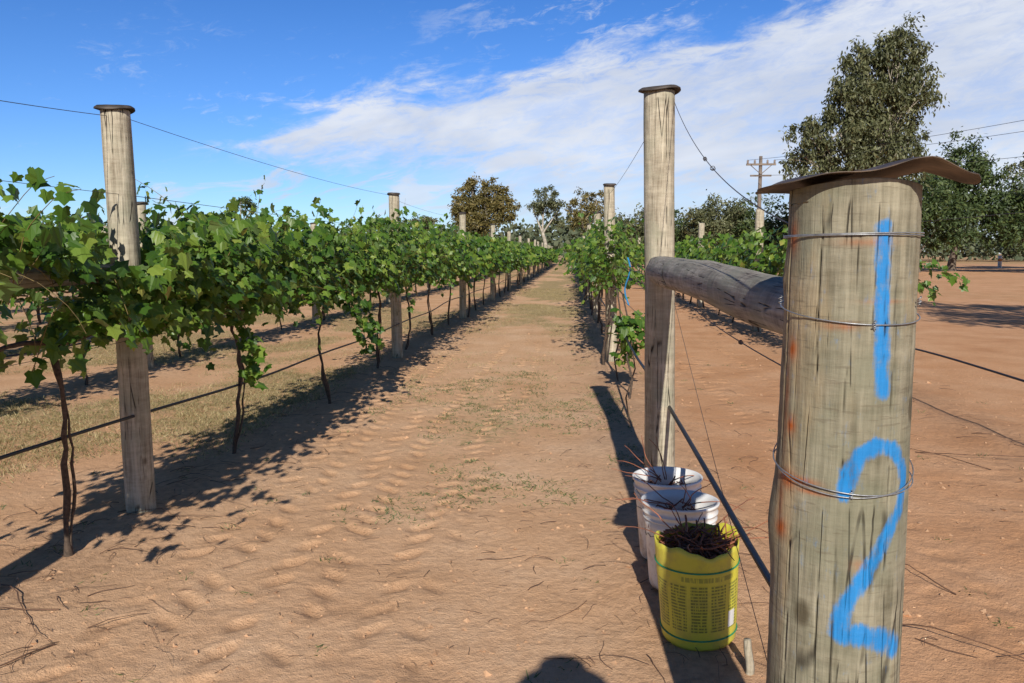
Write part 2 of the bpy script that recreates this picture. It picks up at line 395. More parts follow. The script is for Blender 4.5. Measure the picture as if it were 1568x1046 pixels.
# struts
e=empty("brace_strut");g=Geo();shaft(g,(.50,4.585,1.40),(.52,1.66,1.375),.080,.068,5,rings=70,rough=.10);g.build("log",M_woody,e)
e=empty("brace_strut");g=Geo();shaft(g,(-2.5,4.2,1.385),(-2.5,1.3,1.38),.050,.050,6,rings=50);g.build("log",M_woody,e)
post(-2.47,1.2,1.6,.11,7,name="strainer_post")

# big strainer post
bx,by,bh=.53,1.57,1.625
vd=np.array([bx,by])/math.hypot(bx,by);rt=np.array([vd[1],-vd[0]])
e=empty("strainer_post",(bx,by,0))
seg,rings=300,760
a=np.linspace(-np.pi,np.pi,seg,endpoint=False);z=np.linspace(-.1,bh,rings)
Aa,Zz=np.meshgrid(a,z)
rr=.1165+.010*(bh-Zz)/bh
rr=rr*(1+.06*(fbm(np.cos(Aa)*1.1+4,np.sin(Aa)*1.1+Zz*1.4,3,4)-.5))
rr+=.0026*(fbm(Aa*8,Zz*1.2,3,14)-.5)+.0022*(fbm(Aa*3,Zz*28,3,15)-.5)
rr+=.010*np.exp(-((Aa+1.45)/.28)**2-((Zz-.97)/.08)**2)+.006*np.exp(-((Aa+1.35)/.2)**2-((Zz-1.45)/.05)**2)
def polyd(A_,Z_,pts,r=.122):
    D=np.full(A_.shape,9.)
    for (s0,z0),(s1,z1) in zip(pts[:-1],pts[1:]):
        a0=math.asin(s0)*r;a1=math.asin(s1)*r;px=A_*r-a0;pz=Z_-z0;dx=a1-a0;dz=z1-z0
        t=np.clip((px*dx+pz*dz)/(dx*dx+dz*dz+1e-9),0,1)
        D=np.minimum(D,np.hypot(px-t*dx,pz-t*dz))
    return D
L1=[(.44,1.545),(.46,1.40),(.52,1.255)]
L2=[(.06,1.065),(.12,1.10),(.27,1.137),(.5,1.155),(.70,1.148),(.86,1.115),(.90,1.08),(.84,1.03),(.66,.98),(.42,.915),(.17,.86),(.09,.825),(.12,.80),(.38,.80),(.66,.79),(.86,.765)]
w1=.0115+.006*fbm(Aa*10,Zz*10,2,31)
p1=np.clip(1-(polyd(Aa,Zz,L1)/w1)**2*.5,0,1)
w2=.0115+.006*fbm(Aa*9,Zz*9,2,32)+.007*sst(Zz,.86,.80)
p2=np.clip(1-(polyd(Aa,Zz,L2)/w2)**2*.5,0,1)
paint=np.maximum(p1,p2)
rust=np.zeros_like(Aa)
for s0,z0,sa,sz,am in[(-.78,1.07,.20,.018,1),(-.6,1.075,.30,.008,.9),(-.80,1.32,.11,.022,1),(-.76,1.175,.10,.018,1),(-.84,.97,.14,.020,1),(-.86,1.53,.12,.03,.8),(-.4,1.058,.3,.005,.7),(.5,1.415,.3,.004,.4),(-.85,1.22,.07,.08,.5),(-.86,1.02,.08,.06,.5),(-.1,1.37,.25,.008,.5),(.2,1.52,.4,.007,.4),(.3,.93,.1,.012,.4)]:
    rust=np.maximum(rust,am*np.exp(-((Aa-math.asin(s0))/sa)**2-((Zz-z0)/sz)**2))
crack=np.zeros_like(Aa)
for a0,z0,z1,w in[(-.02,.0,1.05,.013),(.03,1.05,1.35,.007),(-.42,1.2,1.6,.007),(.72,.85,1.5,.007),(-.75,.2,1.0,.009),(.35,.0,.75,.009),(.12,1.42,1.62,.009),(-1.1,1.1,1.55,.009),(-.25,.7,.95,.006),(.55,1.3,1.6,.006)]:
    ac=a0+.05*(fbm(Zz*5,Zz*0+a0,3,60)-.5)+.02*(vn(Zz*30,Zz*0,61)-.5)
    crack=np.maximum(crack,np.exp(-((Aa-ac)/w)**2)*sst(Zz,z0-.02,z0+.06)*sst(Zz,z1+.02,z1-.08)*sst(vn(Zz*12,Zz*0+a0*7,62),.1,.4))
rr-=.005*crack
dirx=np.cos(Aa)*(-vd[0])+np.sin(Aa)*rt[0];diry=np.cos(Aa)*(-vd[1])+np.sin(Aa)*rt[1]
V=np.stack([dirx*rr,diry*rr,Zz+.006*np.sin(Aa*2+1)*(Zz>bh-.03)],-1).reshape(-1,3)
i=np.arange(rings-1)[:,None]*seg;j=np.arange(seg)[None];j2=(j+1)%seg
F=np.stack([i+j,i+j2,i+seg+j2,i+seg+j],-1).reshape(-1,4)
top=len(V);V=np.concatenate([V,V[(rings-1)*seg:rings*seg]*np.array([.02,.02,1])])
F=np.concatenate([F,np.stack([(rings-1)*seg+j[0],(rings-1)*seg+j2[0],top+j2[0],top+j[0]],-1)])
ex=np.zeros(seg)
mesh_np("shaft",V,F,M_woodbig,e,attrs={"paint":np.r_[paint.ravel(),ex],"rust":np.r_[rust.ravel(),ex],"crack":np.r_[crack.ravel(),ex]})
U=np.linspace(0,1,26)[1:];TH=np.linspace(0,2*np.pi,96,endpoint=False)
UU,TT=np.meshgrid(U,TH,indexing='ij')
ct,st=np.cos(TT),np.sin(TT)
rad=(np.abs(ct)**3.2+np.abs(st)**3.2)**(-1/3.2)*(1+.025*np.sin(5*TT)+.02*np.sin(3*TT+1))
cu=UU*rad*ct*.192+.012;cv=UU*rad*st*.15
zc_=np.interp(cu,[-.2,-.17,-.13,-.06,.03,.09,.125,.16,.21],[-.010,-.006,.005,.012,.024,.034,.036,.022,.000])
zc_=zc_-.010*(cv/.15)**2+.004*np.sin(cu*40+cv*20)
def capP(cu,cv,zz): return np.stack([rt[0]*cu+vd[0]*cv,rt[1]*cu+vd[1]*cv,bh+.004+zz],-1)
Vt=capP(cu,cv,zc_).reshape(-1,3)
n_=len(U);i=np.arange(n_-1)[:,None]*96;j=np.arange(96)[None];j2=(j+1)%96
F=np.stack([i+j,i+j2,i+96+j2,i+96+j],-1).reshape(-1,4)
c0=len(Vt);Vt=np.concatenate([Vt,Vt[:96]*0+np.array([[0,0,bh+.03]])+0.02*(Vt[:96]-[0,0,bh+.03])])
F=np.concatenate([F,np.stack([c0+j[0],c0+j2[0],j2[0],j[0]],-1)])
mc,nt,b=newmat("rusty_sheet");o=OBJ(nt);n=NZ(nt,o,14,5,.65)
nt.links.new(RAMP(nt,n,[(.35,(.05,.04,.032)),(.52,(.12,.085,.06)),(.7,(.22,.16,.11))]),b.inputs["Base Color"]);b.inputs["Roughness"].default_value=.6;b.inputs["Metallic"].default_value=.3
BUMP(nt,b,n,.3,.004)
oc=mesh_np("cap",Vt,F,mc,e);so=oc.modifiers.new("s",'SOLIDIFY');so.thickness=.0018
g=Geo();th=np.linspace(0,2*np.pi,90)
def wrap(zf,r=.1265,wr=.0013):
    A=th-np.pi;P=np.stack([(np.cos(A)*-vd[0]+np.sin(A)*rt[0])*r,(np.cos(A)*-vd[1]+np.sin(A)*rt[1])*r,zf(A)],-1);g.tube(P,wr,6)
wrap(lambda A:1.535+.002*np.sin(A),r=.1222);wrap(lambda A:1.531+.002*np.sin(A+1),r=.1222,wr=.0011)
wrap(lambda A:1.392+.018*np.cos(A+2.6),r=.1232)
wrap(lambda A:1.086-.012*np.sin(A*1)-.018*np.cos(A),r=.1265);wrap(lambda A:1.098-.006*np.sin(A)-.038*np.cos(A),r=.1265,wr=.0012)
for A0,z0 in((.35,1.392-.018),(1.2,1.415),(.15,1.065),(-1.3,1.41)):
    c=np.array([(math.cos(A0)*-vd[0]+math.sin(A0)*rt[0])*.1265,(math.cos(A0)*-vd[1]+math.sin(A0)*rt[1])*.1265,z0])
    t=np.linspace(0,9,30);g.tube(np.stack([c[0]+.003*np.cos(t*1.5),c[1]+.003*np.sin(t*1.5),c[2]-.008+.0018*t],-1),.0011,5)
g.build("wire_wrap",M_wire,e)

# ---------------------------------------------------------------- wires / hoses
def sag(p,q,s,n=24):
    p=np.array(p,float);q=np.array(q,float);t=np.linspace(0,1,n)
    P=p+(q-p)*t[:,None];P[:,2]-=4*s*t*(1-t);return P
g=Geo()
py=[4.27]+list(np.arange(11.1,100,6.8));
g.tube(sag((-2.47,1.2,2.05),(-2.49,4.27,2.24),.03),.0018,5)
for a_,b_ in zip(py[:-1],py[1:]):
    g.tube(sag((-2.48,a_,2.25),(-2.48,b_,2.3),.05),.0018 if a_<12 else .004,5)
    g.tube(sag((.50,a_+(.35 if a_<5 else -.1),2.31),(.50,b_-.1,2.3),.04),.0018 if a_<12 else .004,5)
for zz in(1.82,1.35,1.02):
    g.tube(sag((-2.45,1.2,zz),(-2.45,4.27,zz),.01),.0014,5);g.tube(sag((-2.45,4.27,zz),(-2.45,60,zz),0),.0018,5)
    g.tube(sag((-5.45,1.2,zz),(-5.45,60,zz),0),.0022,5);g.tube(sag((3.53,4,zz),(3.53,60,zz),0),.0025,5)
    g.tube(sag((.53,4.7,zz),(.53,60,zz),0),.0022,5)
g.build("trellis_wire",M_wired)
g=Geo()
def knot(P,t0,q,turns,w):
    c=P[t0];dd=nrm(P[t0+1]-P[t0]);t=np.linspace(0,turns*6.28,int(turns*14));A_=nrm(np.cross(dd,[1,0,0.1]));B_=np.cross(dd,A_)
    L_=np.linspace(-.5,.5,len(t))*q*5
    g.tube(c+dd*L_[:,None]+q*(np.cos(t)[:,None]*A_+np.sin(t)[:,None]*B_)*(.6+.4*np.sin(t*.37))[:,None],w,4)
P=sag((.56,4.58,2.33),(.47,1.66,1.545),.10,40);g.tube(P,.0017,5)
knot(P,18,.007,5,.0012);knot(P,21,.009,3,.0012)
P=sag((.57,4.55,1.30),(.50,1.66,1.235),.03,40);g.tube(P,.0018,5)
knot(P,4,.010,4,.0018);knot(P,28,.006,5,.0013)
g.tube(sag((.58,4.55,1.22),(.52,1.66,.30),.02),.0012,5)
g.build("brace_wire",M_wired)
def hose(g,X,ya,yb,z0,z1,r=.009,seed=0,n=90):
    y=ya+(yb-ya)*np.linspace(0,1,n)**1.6;z=z0+(z1-z0)*sst(y,ya,ya+6)+.05*(vn(y*.45,y*0,seed)-.5)-.03*np.sin(y*1.4+seed)*(y<20)*.5
    x=X+.04*(vn(y*.6,y*0+3,seed)-.5);g.tube(np.stack([x,y,z],-1),r,8)
for X_,ya,z0,z1,r_,sd in((-2.43,1.2,.66,.53,.009,1),(.56,1.7,.60,.62,.011,4),(3.53,3.5,.52,.5,.010,6),(-5.43,3,.5,.5,.009,8)):
    g=Geo();hose(g,X_,ya,60,z0,z1,r_,sd);g.build("drip_irrigation_hose",M_hose)

# ---------------------------------------------------------------- vines
def keep_post(P):
    k=np.ones(len(P),bool)
    d=np.abs(P[:,0]*4.27-P[:,1]*(-2.45))/4.92
    nr=(P[:,0]<-1.6)&(P[:,0]>-2.8)&(P[:,1]<4.45)&(P[:,1]>2.6)
    k&=~(nr&(d<.12)&(P[:,2]>1.44))
    k&=~(nr&(d<.12)&(P[:,2]<1.0))
    return k
def vine_row(X,y0,y1,dens=1.,nearlim=14,trunks=True,wid=1.):
    e=empty("grapevine_row")
    LV=[[],[]]
    gc=Geo()
    segs=[(y0,min(nearlim,y1),42,VT,.042,.088),(max(y0,nearlim),min(32,y1),17,QT,.09,.15),(max(y0,32),min(62,y1),6,QT,.18,.27),(max(y0,62),y1,2.6,QT,.28,.42)]
    for si,(a_,b_,per,tm_,s0,s1) in enumerate(segs):
        if b_<=a_:continue
        n=int((b_-a_)*per*dens);K=14
        Y=rng.uniform(a_,b_,n)
        den=fbm(Y*.9,Y*0+X,3,8)
        tz=1.68+.32*sst(Y,3.,12)+.36*(den-.5)
        side=rng.choice([-1,1],n)
        p=np.stack([X+rng.normal(0,.10,n),Y,1.24+rng.normal(0,.12,n)],-1)
        d=np.stack([side*rng.uniform(0,.85,n)*wid,rng.normal(0,.45,n),rng.uniform(.45,1.,n)],-1);d=nrm(d)
        L=rng.uniform(.45,.95,n)*(.75+.5*den)
        gz=rng.uniform(.02,.24,n)
        up=rng.random(n)<.07; gz[up]=rng.uniform(.01,.09,up.sum());d[up]=nrm(d[up]*[.5,.8,1.4]);L[up]*=1.2
        dn=rng.random(n)<.10; gz[dn]=.36;L[dn]*=1.1
        path=[p]
        for k in range(K-1):
            d=nrm(d+np.stack([rng.normal(0,.06,n),rng.normal(0,.08,n),-gz*(.5+k*.09)],-1))
            p=p+d*(L/K)[:,None]
            lim=tz+.22*up
            p[:,2]=np.where(p[:,2]>lim,p[:,2]*.7+.3*lim,p[:,2])
            path.append(p)
        path=np.stack(path,1)
        if si==0 and abs(X)<4:
            for q in path[::3]:
                if keep_post(q).all(): gc.tube(q,np.linspace(.003,.0013,K),3)
            for q in path[up]:
                if keep_post(q).all(): gc.tube(q,np.linspace(.003,.0013,K),3)
        keepp=np.ones((n,K),bool);keepp[up,6:]=rng.random((int(up.sum()),K-6))<.75
        P=path.reshape(-1,3)[keepp.ravel()].copy()
        P+=rng.normal(0,.032+.03*(si>0),P.shape)
        m_=int((b_-a_)*per*dens*7)
        Y=rng.uniform(a_,b_,m_)
        if si==0 and X==-2.45:
            Y=np.concatenate([Y,rng.uniform(2.4,6.,2400)]);m_=len(Y)
        tz2=1.66+.32*sst(Y,3.,12)+.3*(fbm(Y*.9,Y*0+X,3,8)-.5)
        zz=1.06+(tz2-1.04)*rng.beta(1.5,1.4,m_)
        Q=np.stack([X+rng.normal(0,.19*wid,m_),Y,zz],-1)
        P=np.concatenate([P,Q]);out=np.sign(P[:,0]-X)
        gp=fbm(P[:,1]*1.6+P[:,0]*1.3,P[:,2]*2.2,2,int(abs(X)*10))
        bot=.90+.26*(fbm(P[:,1]*1.1,P[:,1]*0+X,2,66)-.3)
        k=(gp>.24)&keep_post(P)&((P[:,2]>bot)|((rng.random(len(P))<.25)&(P[:,2]>bot-.22)))
        P=P[k];out=out[k];n=len(P)
        Nn=np.stack([out*.7,np.full(n,-.4),np.full(n,.6)],-1)+rng.normal(0,.62,(n,3))
        T=np.stack([out*.3,np.full(n,0.),np.full(n,-1.)],-1)+rng.normal(0,.55,(n,3))
        V,F=leaves(P,rng.uniform(s0,s1,n)*(1.1 if si else 1.),Nn,T,tm_)
        (LV[0] if tm_ is VT else LV[1]).append((V,F))
    for lst,nm in zip(LV,("leaves","leaves_far")):
        if lst:
            n=0;Vs=[];Fs=[]
            for V,F in lst:Vs.append(V);Fs.append(F+n);n+=len(V)
            mesh_np(nm,np.concatenate(Vs),np.concatenate(Fs),M_vine,e,smooth=False)
    if gc.V: gc.build("canes",M_cane,e)
    if trunks:
        g=Geo()
        ty=y0+.35 if X>0 else 3.45
        if X==-5.45:ty=4.2
        while ty<min(y1,60):
            x0=X+rng.normal(0,.05);yy=ty+rng.normal(0,.12);k=16
            t=np.linspace(0,1,k);P=np.stack([x0+.035*np.sin(t*5+ty)+rng.normal(0,.008,k),yy+.05*np.sin(t*4+ty*2)+rng.normal(0,.008,k),-.03+t*1.12],-1)
            P[-1]=[X,yy+.1,1.08]
            r=np.linspace(.017,.011,k)*(1+.3*rng.normal(0,1,k)).clip(.75,1.7)
            if ty>16:P=P[::3];r=r[::3]*1.3
            g.tube(P,r,7 if ty<16 else 4)
            if rng.random()<.5 and ty<16:
                g.tube(P+np.array([.025,.025,0])*np.sin(t*4)[:,None],r*.5,5)
            for sg in(-1,1):
                t=np.linspace(0,1,9);C=np.stack([X+rng.normal(0,.01,9),yy+.1+sg*t*1.0,1.06+.04*np.sin(t*3)+rng.normal(0,.01,9)],-1)
                g.tube(C,np.linspace(.013,.008,9),5)
            ty+=2.15
        g.build("trunks",M_bark,e)
    return e
vine_row(-2.45,2.0,110,1.25)
vine_row(-5.45,3.0,110,.8,11)
for X in(-8.45,-11.45,-14.45,-17.45): vine_row(X,6,110,.6,6.01,trunks=X>-12)
vine_row(.53,10.0,110,.65,14,wid=.8)
vine_row(3.53,10.6,110,.5,12,wid=.8)
e=empty("grapevine");g=Geo()
P=np.array([(.60,8.1,0),(.63,8.15,.22),(.58,8.3,.42),(.64,8.5,.60),(.60,8.7,.85),(.57,9.0,1.05),(.55,9.6,1.08),(.53,10.3,1.07)]);g.tube(P,np.linspace(.012,.007,8),6)
P=np.array([(.55,9.2,0),(.5,9.2,.3),(.58,9.15,.6),(.55,9.2,.9),(.53,9.4,1.08)]);g.tube(P,.010,6)
P=np.array([(.52,6.9,0),(.48,6.9,.25),(.56,6.95,.5),(.53,6.9,.66)]);g.tube(P,.007,6)
g.build("trunk",M_bark,e)
n=110;Q=np.concatenate([np.stack([.60+rng.normal(0,.10,n),8.4+rng.normal(0,.12,n),.70+rng.normal(0,.10,n)],-1),np.stack([.58+rng.normal(0,.06,22),8.6+rng.normal(0,.1,22),.42+rng.normal(0,.10,22)],-1)])
n=len(Q);V,F=leaves(Q,rng.uniform(.06,.10,n),np.stack([0*Q[:,0],-.5+0*Q[:,0],.7+0*Q[:,0]],-1)+rng.normal(0,.5,(n,3)),np.array([[0,0,-1.]])+rng.normal(0,.5,(n,3)),VT)
mesh_np("leaves",V,F,M_vine,e,smooth=False)
e=empty("grapevine_shoot");g=Geo();LP=[]
for st_,d_,L_,gz in[((3.6,9.6,1.45),(.24,-.95,.05),1.35,.03),((3.6,9.6,1.35),(.2,-.95,.0),1.0,.04),((-2.35,7.6,1.1),(.9,-.1,.2),.7,.22),((-2.3,5.1,1.15),(.8,-.3,.2),.6,.28),((-2.35,8.3,1.05),(.8,.1,.1),.6,.25)]:
    p=np.array(st_);d=nrm(np.array(d_));P=[p]
    for k in range(14):
        d=nrm(d+np.array([0,0,-gz]));p=p+d*L_/14;P.append(p)
    P=np.array(P);g.tube(P,np.linspace(.004,.002,15),5);LP.append(np.repeat(P,4,0)+rng.normal(0,.035,(60,3)))
g.build("canes",M_cane,e);Q=np.concatenate(LP);n=len(Q)
V,F=leaves(Q,rng.uniform(.05,.10,n),np.array([[.2,-.5,.6]])+rng.normal(0,.5,(n,3)),np.array([[0,0,-1.]])+rng.normal(0,.5,(n,3)),VT)
mesh_np("leaves",V,F,M_vine,e,smooth=False)
mb=simple("blue_tape",(.02,.20,.42),.5)
t=np.linspace(0,1,20);c=np.stack([.70+.03*np.sin(t*7),10.1+.02*np.cos(t*9),1.45-.6*t],-1)
V=np.concatenate([c-[.010,0,0],c+[.010,.01,0]]);F=np.array([[k,k+1,k+21,k+20] for k in range(19)])
mesh_np("blue_tie_tape",V,F,mb)

# ---------------------------------------------------------------- buckets
def ridge_prof(rb,rt_,h):
    P=[(.002,0.004),(rb*.96,.004),(rb,.012)]
    for t in np.linspace(.05,.80,10):P.append((rb+(rt_-rb)*t,h*t))
    for t,dr in((.80,0),(.805,.006),(.82,.006),(.825,0),(.87,0),(.875,.007),(.89,.007),(.895,.001),(.96,.001),(.965,.009),(.995,.010),(1,.006),(.995,-.003)):
        P.append((rb+(rt_-rb)*t+dr,h*t))
    for t in(.9,.5,.08):P.append((rb+(rt_-rb)*t-.004,h*t))
    P.append((.002,h*.08));return P
mw,nt,b=newmat("white_plastic");o=OBJ(nt)
sp=nt.nodes.new("ShaderNodeSeparateXYZ");nt.links.new(o,sp.inputs[0])
dn=MA(nt,'ADD',NZ(nt,o,9,5,.7),MA(nt,'MULTIPLY',sp.outputs[2],.5))
nt.links.new(RAMP(nt,dn,[(.42,(.42,.34,.27)),(.58,(.74,.71,.67)),(.8,(.82,.81,.79))]),b.inputs["Base Color"]);b.inputs["Roughness"].default_value=.4
my,nt,b=newmat("yellow_plastic");o=OBJ(nt)
sp=nt.nodes.new("ShaderNodeSeparateXYZ");nt.links.new(o,sp.inputs[0])
ang=MA(nt,'ARCTAN2',sp.outputs[0],MA(nt,'MULTIPLY',sp.outputs[1],-1.))
u=MA(nt,'MULTIPLY',ang,.15);zz=sp.outputs[2]
cmb=nt.nodes.new("ShaderNodeCombineXYZ");nt.links.new(u,cmb.inputs[0]);nt.links.new(zz,cmb.inputs[1])
uv=cmb.outputs[0]
yc=MIX(nt,SS(nt,NZ(nt,o,10,5,.7),.42,.72,0,.6),(.66,.60,.06),(.42,.34,.09))
line=SS(nt,MA(nt,'FRACT',MA(nt,'MULTIPLY',zz,80.)),.38,.5)
wn=NZ(nt,MAP(nt,uv,(130,12,1)),1.,2,.6)
word=SS(nt,wn,.40,.5)
colm=SS(nt,MA(nt,'ABSOLUTE',MA(nt,'SUBTRACT',MA(nt,'FRACT',MA(nt,'MULTIPLY',u,13.)),.5)),.38,.42,1,0)
zone=MA(nt,'MULTIPLY',SS(nt,zz,.08,.083),SS(nt,zz,.265,.268,1,0))
txt=MA(nt,'MULTIPLY',MA(nt,'MULTIPLY',line,word),MA(nt,'MULTIPLY',colm,zone))
yc=MIX(nt,MA(nt,'MULTIPLY',MA(nt,'MULTIPLY',colm,zone),.25),yc,(.25,.30,.05))
yc=MIX(nt,MA(nt,'MULTIPLY',txt,.7),yc,(.06,.09,.03))
pan=MA(nt,'MULTIPLY',MA(nt,'MULTIPLY',SS(nt,u,.085,.087),SS(nt,u,.125,.127,1,0)),MA(nt,'MULTIPLY',SS(nt,zz,.085,.087),SS(nt,zz,.15,.152,1,0)))
yc=MIX(nt,pan,yc,(.7,.7,.68))
hd=MA(nt,'MULTIPLY',MA(nt,'MULTIPLY',SS(nt,zz,.278,.281),SS(nt,zz,.297,.30,1,0)),MA(nt,'MULTIPLY',word,SS(nt,MA(nt,'ABSOLUTE',u),.10,.105,1,0)))
yc=MIX(nt,MA(nt,'MULTIPLY',hd,.5),yc,(.05,.10,.04))
nt.links.new(yc,b.inputs["Base Color"]);b.inputs["Roughness"].default_value=.42
M_green=simple("green_band",(.02,.25,.12),.5)
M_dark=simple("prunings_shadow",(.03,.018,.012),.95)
M_prun=simple("pruned_cane",(.26,.09,.045),.7,0,.7,14)
def bucket(x,y,h,rb,rt_,mat,rot,yellow=False,ntw=60,seed=0):
    z=float(gh(x,y))+.003
    e=empty("yellow_bucket" if yellow else "white_bucket",(x,y,z));e.rotation_euler=rot
    g=Geo()
    if yellow:
        P=[(.002,.004),(rb*.96,.004),(rb,.014)]+[(rb+(rt_-rb)*t,h*t) for t in np.linspace(.05,1,16)]+[(rt_-.004,h)]+[(rb+(rt_-rb)*t-.005,h*t) for t in(.9,.5,.08)]+[(.002,h*.08)]
        g.revolve(P,72)
        V=g.V[0];a=np.arctan2(V[:,1],V[:,0]);tt=V[:,2]/h
        V[:,2]+=(.012*np.sin(a*2+1)+.008*np.sin(a*5)+.004*np.sin(a*13))*sst(tt,.75,1)
        den=1+.03*np.sin(a*2+.6)*sst(tt,.2,1)+.015*np.sin(a*3+2+tt*3)
        V[:,0]*=den;V[:,1]*=den
    else: g.revolve(ridge_prof(rb,rt_,h),72)
    g.build("body",mat,e)
    if yellow:
        for t in(.80,.12):
            g=Geo();a=np.linspace(0,2*np.pi,73);tt=t
            den=1+.03*np.sin(a*2+.6)*sst(np.full_like(a,tt),.2,1)+.015*np.sin(a*3+2+tt*3)
            r=(rb+(rt_-rb)*tt+.002)*den
            g.tube(np.stack([r*np.cos(a),r*np.sin(a),np.full_like(a,h*tt)],-1),.003,6);g.build("band",M_green,e)
    else:
        g=Geo();a=np.linspace(0,np.pi,30);rr_=rt_+.008
        g.tube(np.stack([rr_*np.cos(a),-rr_*np.sin(a)*.95,h*.88-.11*np.sin(a)],-1),.0022,5);g.build("handle",M_wire,e)
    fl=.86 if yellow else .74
    g=Geo();g.revolve([(.002,h*fl),(rt_*.5,h*(fl-.01)),(rt_*.95,h*(fl-.1))],40)  # near-black disc painting the shade between and below the twigs
    V=g.V[0];V[:,2]+=rng.normal(0,.01,len(V));g.build("shade_fill",M_dark,e)
    g=Geo()
    for _ in range(ntw):
        a0=rng.uniform(0,6.28);r0=rt_*.8*rng.random()**.5;p=np.array([r0*math.cos(a0),r0*math.sin(a0),h*rng.uniform(fl-.04,fl+.12)])
        d=nrm(np.array([rng.normal(),rng.normal(),rng.normal(0,.35)]));L=rng.uniform(.05,.2);k=6
        P=[p-d*L/2]
        for _k in range(k):
            d=nrm(d+rng.normal(0,.16,3));P.append(P[-1]+d*L/k)
        P=np.array(P);rr_=np.hypot(P[:,0],P[:,1]);lim=rt_*.93
        inside=P[:,2]<h*1.02
        f=np.where((rr_>lim)&inside,lim/rr_,1);P[:,0]*=f;P[:,1]*=f;P[:,2]=np.maximum(P[:,2],h*.6)
        g.tube(P,rng.uniform(.0018,.0048),5)
    for _ in range(12 if yellow else 7):
        a0=rng.uniform(0,6.28);d=np.array([math.cos(a0),math.sin(a0),rng.uniform(.2,.9)]);P=[np.array([d[0]*rt_*.2,d[1]*rt_*.2,h*.93])]
        for _k in range(9):
            d=nrm(d+np.r_[rng.normal(0,.13,2),-.06+rng.normal(0,.1)]);P.append(P[-1]+d*(.028 if not yellow else .032))
        g.tube(np.array(P),np.linspace(.003,.0015,10),5)
    g.build("prunings",M_prun,e)
bucket(.475,3.80,.40,.128,.158,mw,(0,R(-1),.4),ntw=50)
bucket(.485,3.43,.385,.130,.160,mw,(0,R(1.5),1.9),ntw=60)
bucket(.50,3.00,.395,.140,.158,my,(R(2),R(-2.5),.15),True,150)
e=empty("wooden_stake",(.64,2.72,0));g=Geo();shaft(g,(0,0,-.03),(-.012,.0,.15),.017,.014,77,seg=8,rings=8,rough=.2);g.build("stick",M_wood,e)

# ---------------------------------------------------------------- trees
def tree(name,loc,blobs,mat,trunk_r,leaf,nclump,perclump,fork=.4,seed=0,tmpl=GT,lean=(0,0),hang=.5,clr=.33,droop=0.,bark=None):
    rg=np.random.default_rng(seed);e=empty(name,loc);g=Geo()
    zs=np.mean([b[2] for b in blobs]);H0=min(b[2]-b[4] for b in blobs)
    fk=np.array([lean[0],lean[1],max(H0*.75,zs*fork)])
    k=9;t=np.linspace(0,1,k)
    P=np.stack([fk[0]*t**1.3+.15*trunk_r*np.sin(t*6+seed)*2,fk[1]*t,fk[2]*t-.2*(t==0)],-1)
    g.tube(P,np.linspace(trunk_r*1.15,trunk_r*.7,k)*np.r_[1.3,1.1,np.ones(k-2)],10)
    LV=[]
    for (x,y,z,rx,rz) in blobs:
        c=np.array([x,y,z]);n=max(3,int(nclump*rx*rx*rz/20))
        k=8;t=np.linspace(0,1,k)[:,None];mid_=(P[-1]+c)/2+np.array([0,0,-.1*rz])+rg.normal(0,.15*rx,3)*[1,1,.3]
        L=P[-1]*(1-t)**2+2*mid_*t*(1-t)+c*t*t;g.tube(L,np.linspace(trunk_r*.5,trunk_r*.16,k),7)
        u=nrm(rg.normal(0,1,(n,3)));rad=rg.uniform(.35,1.05,n)**.6
        C=c+u*rad[:,None]*np.array([rx,rx,rz])*(.8+.4*rg.random((n,1)))
        for q in C[:max(4,n//3)]:
            s_=L[int(rg.integers(3,k))];t=np.linspace(0,1,5)[:,None]
            B=s_*(1-t)+q*t+np.sin(t*3.1)*rg.normal(0,.08*rx,3);g.tube(B,np.linspace(trunk_r*.14,trunk_r*.035,5),4)
        cr=clr*rx*rg.uniform(.5,1.25,n)
        Q=np.repeat(C,perclump,0)+rg.normal(0,.5,(n*perclump,3))*np.repeat(cr,perclump)[:,None]*np.array([1,1,.75])
        if droop:
            s_=rg.random(len(Q))**2;hx=np.repeat(rg.uniform(.3,1.,n),perclump);Q[:,2]-=droop*s_*hx
        LV.append(Q)
    Q=np.concatenate(LV);n=len(Q)
    T=np.stack([rg.normal(0,.6,n),rg.normal(0,.6,n),np.full(n,-hang)+rg.normal(0,.4,n)],-1)
    V,F=leaves(Q,rg.uniform(.7,1.3,n)*leaf,rg.normal(0,1,(n,3))+[0,-.3,.4],T,tmpl)
    g.build("trunk",bark or (M_darkbark if name=="shade_tree" else M_gumbark),e);mesh_np("foliage",V,F,mat,e,smooth=False)
    return e
tree("gum_tree",(20.9,60,0),[(2.1,0,16.0,1.7,1.9),(.2,.5,14.6,1.9,1.8),(2.5,-.3,12.8,1.8,1.8),(-.9,0,12.6,1.8,1.7),(-3.7,.3,10.0,1.6,1.6),(-1.8,0,10.2,1.8,1.6),(1.0,0,10.2,2.0,1.7),(3.1,.4,9.8,1.3,1.8),(-4.2,0,8.4,1.2,1.2),(3.2,0,14.4,1.1,1.7),(-1.2,0,8.2,2.0,1.2),(2.,0,8.2,2.2,1.2),(1.0,0,12.6,1.6,1.6)],M_gum,.42,.34,140,75,.35,3,hang=1.2,clr=.31,droop=1.5)
tree("gum_tree",(32,70,0),[(0,0,9.0,2.1,2.0),(-1.3,0,7.2,2.0,1.8),(1.5,0,7.4,2.0,2.),(.3,0,5.6,2.4,1.7)],M_gumd,.3,.35,100,70,.35,4,clr=.28,droop=.5,bark=M_darkbark)
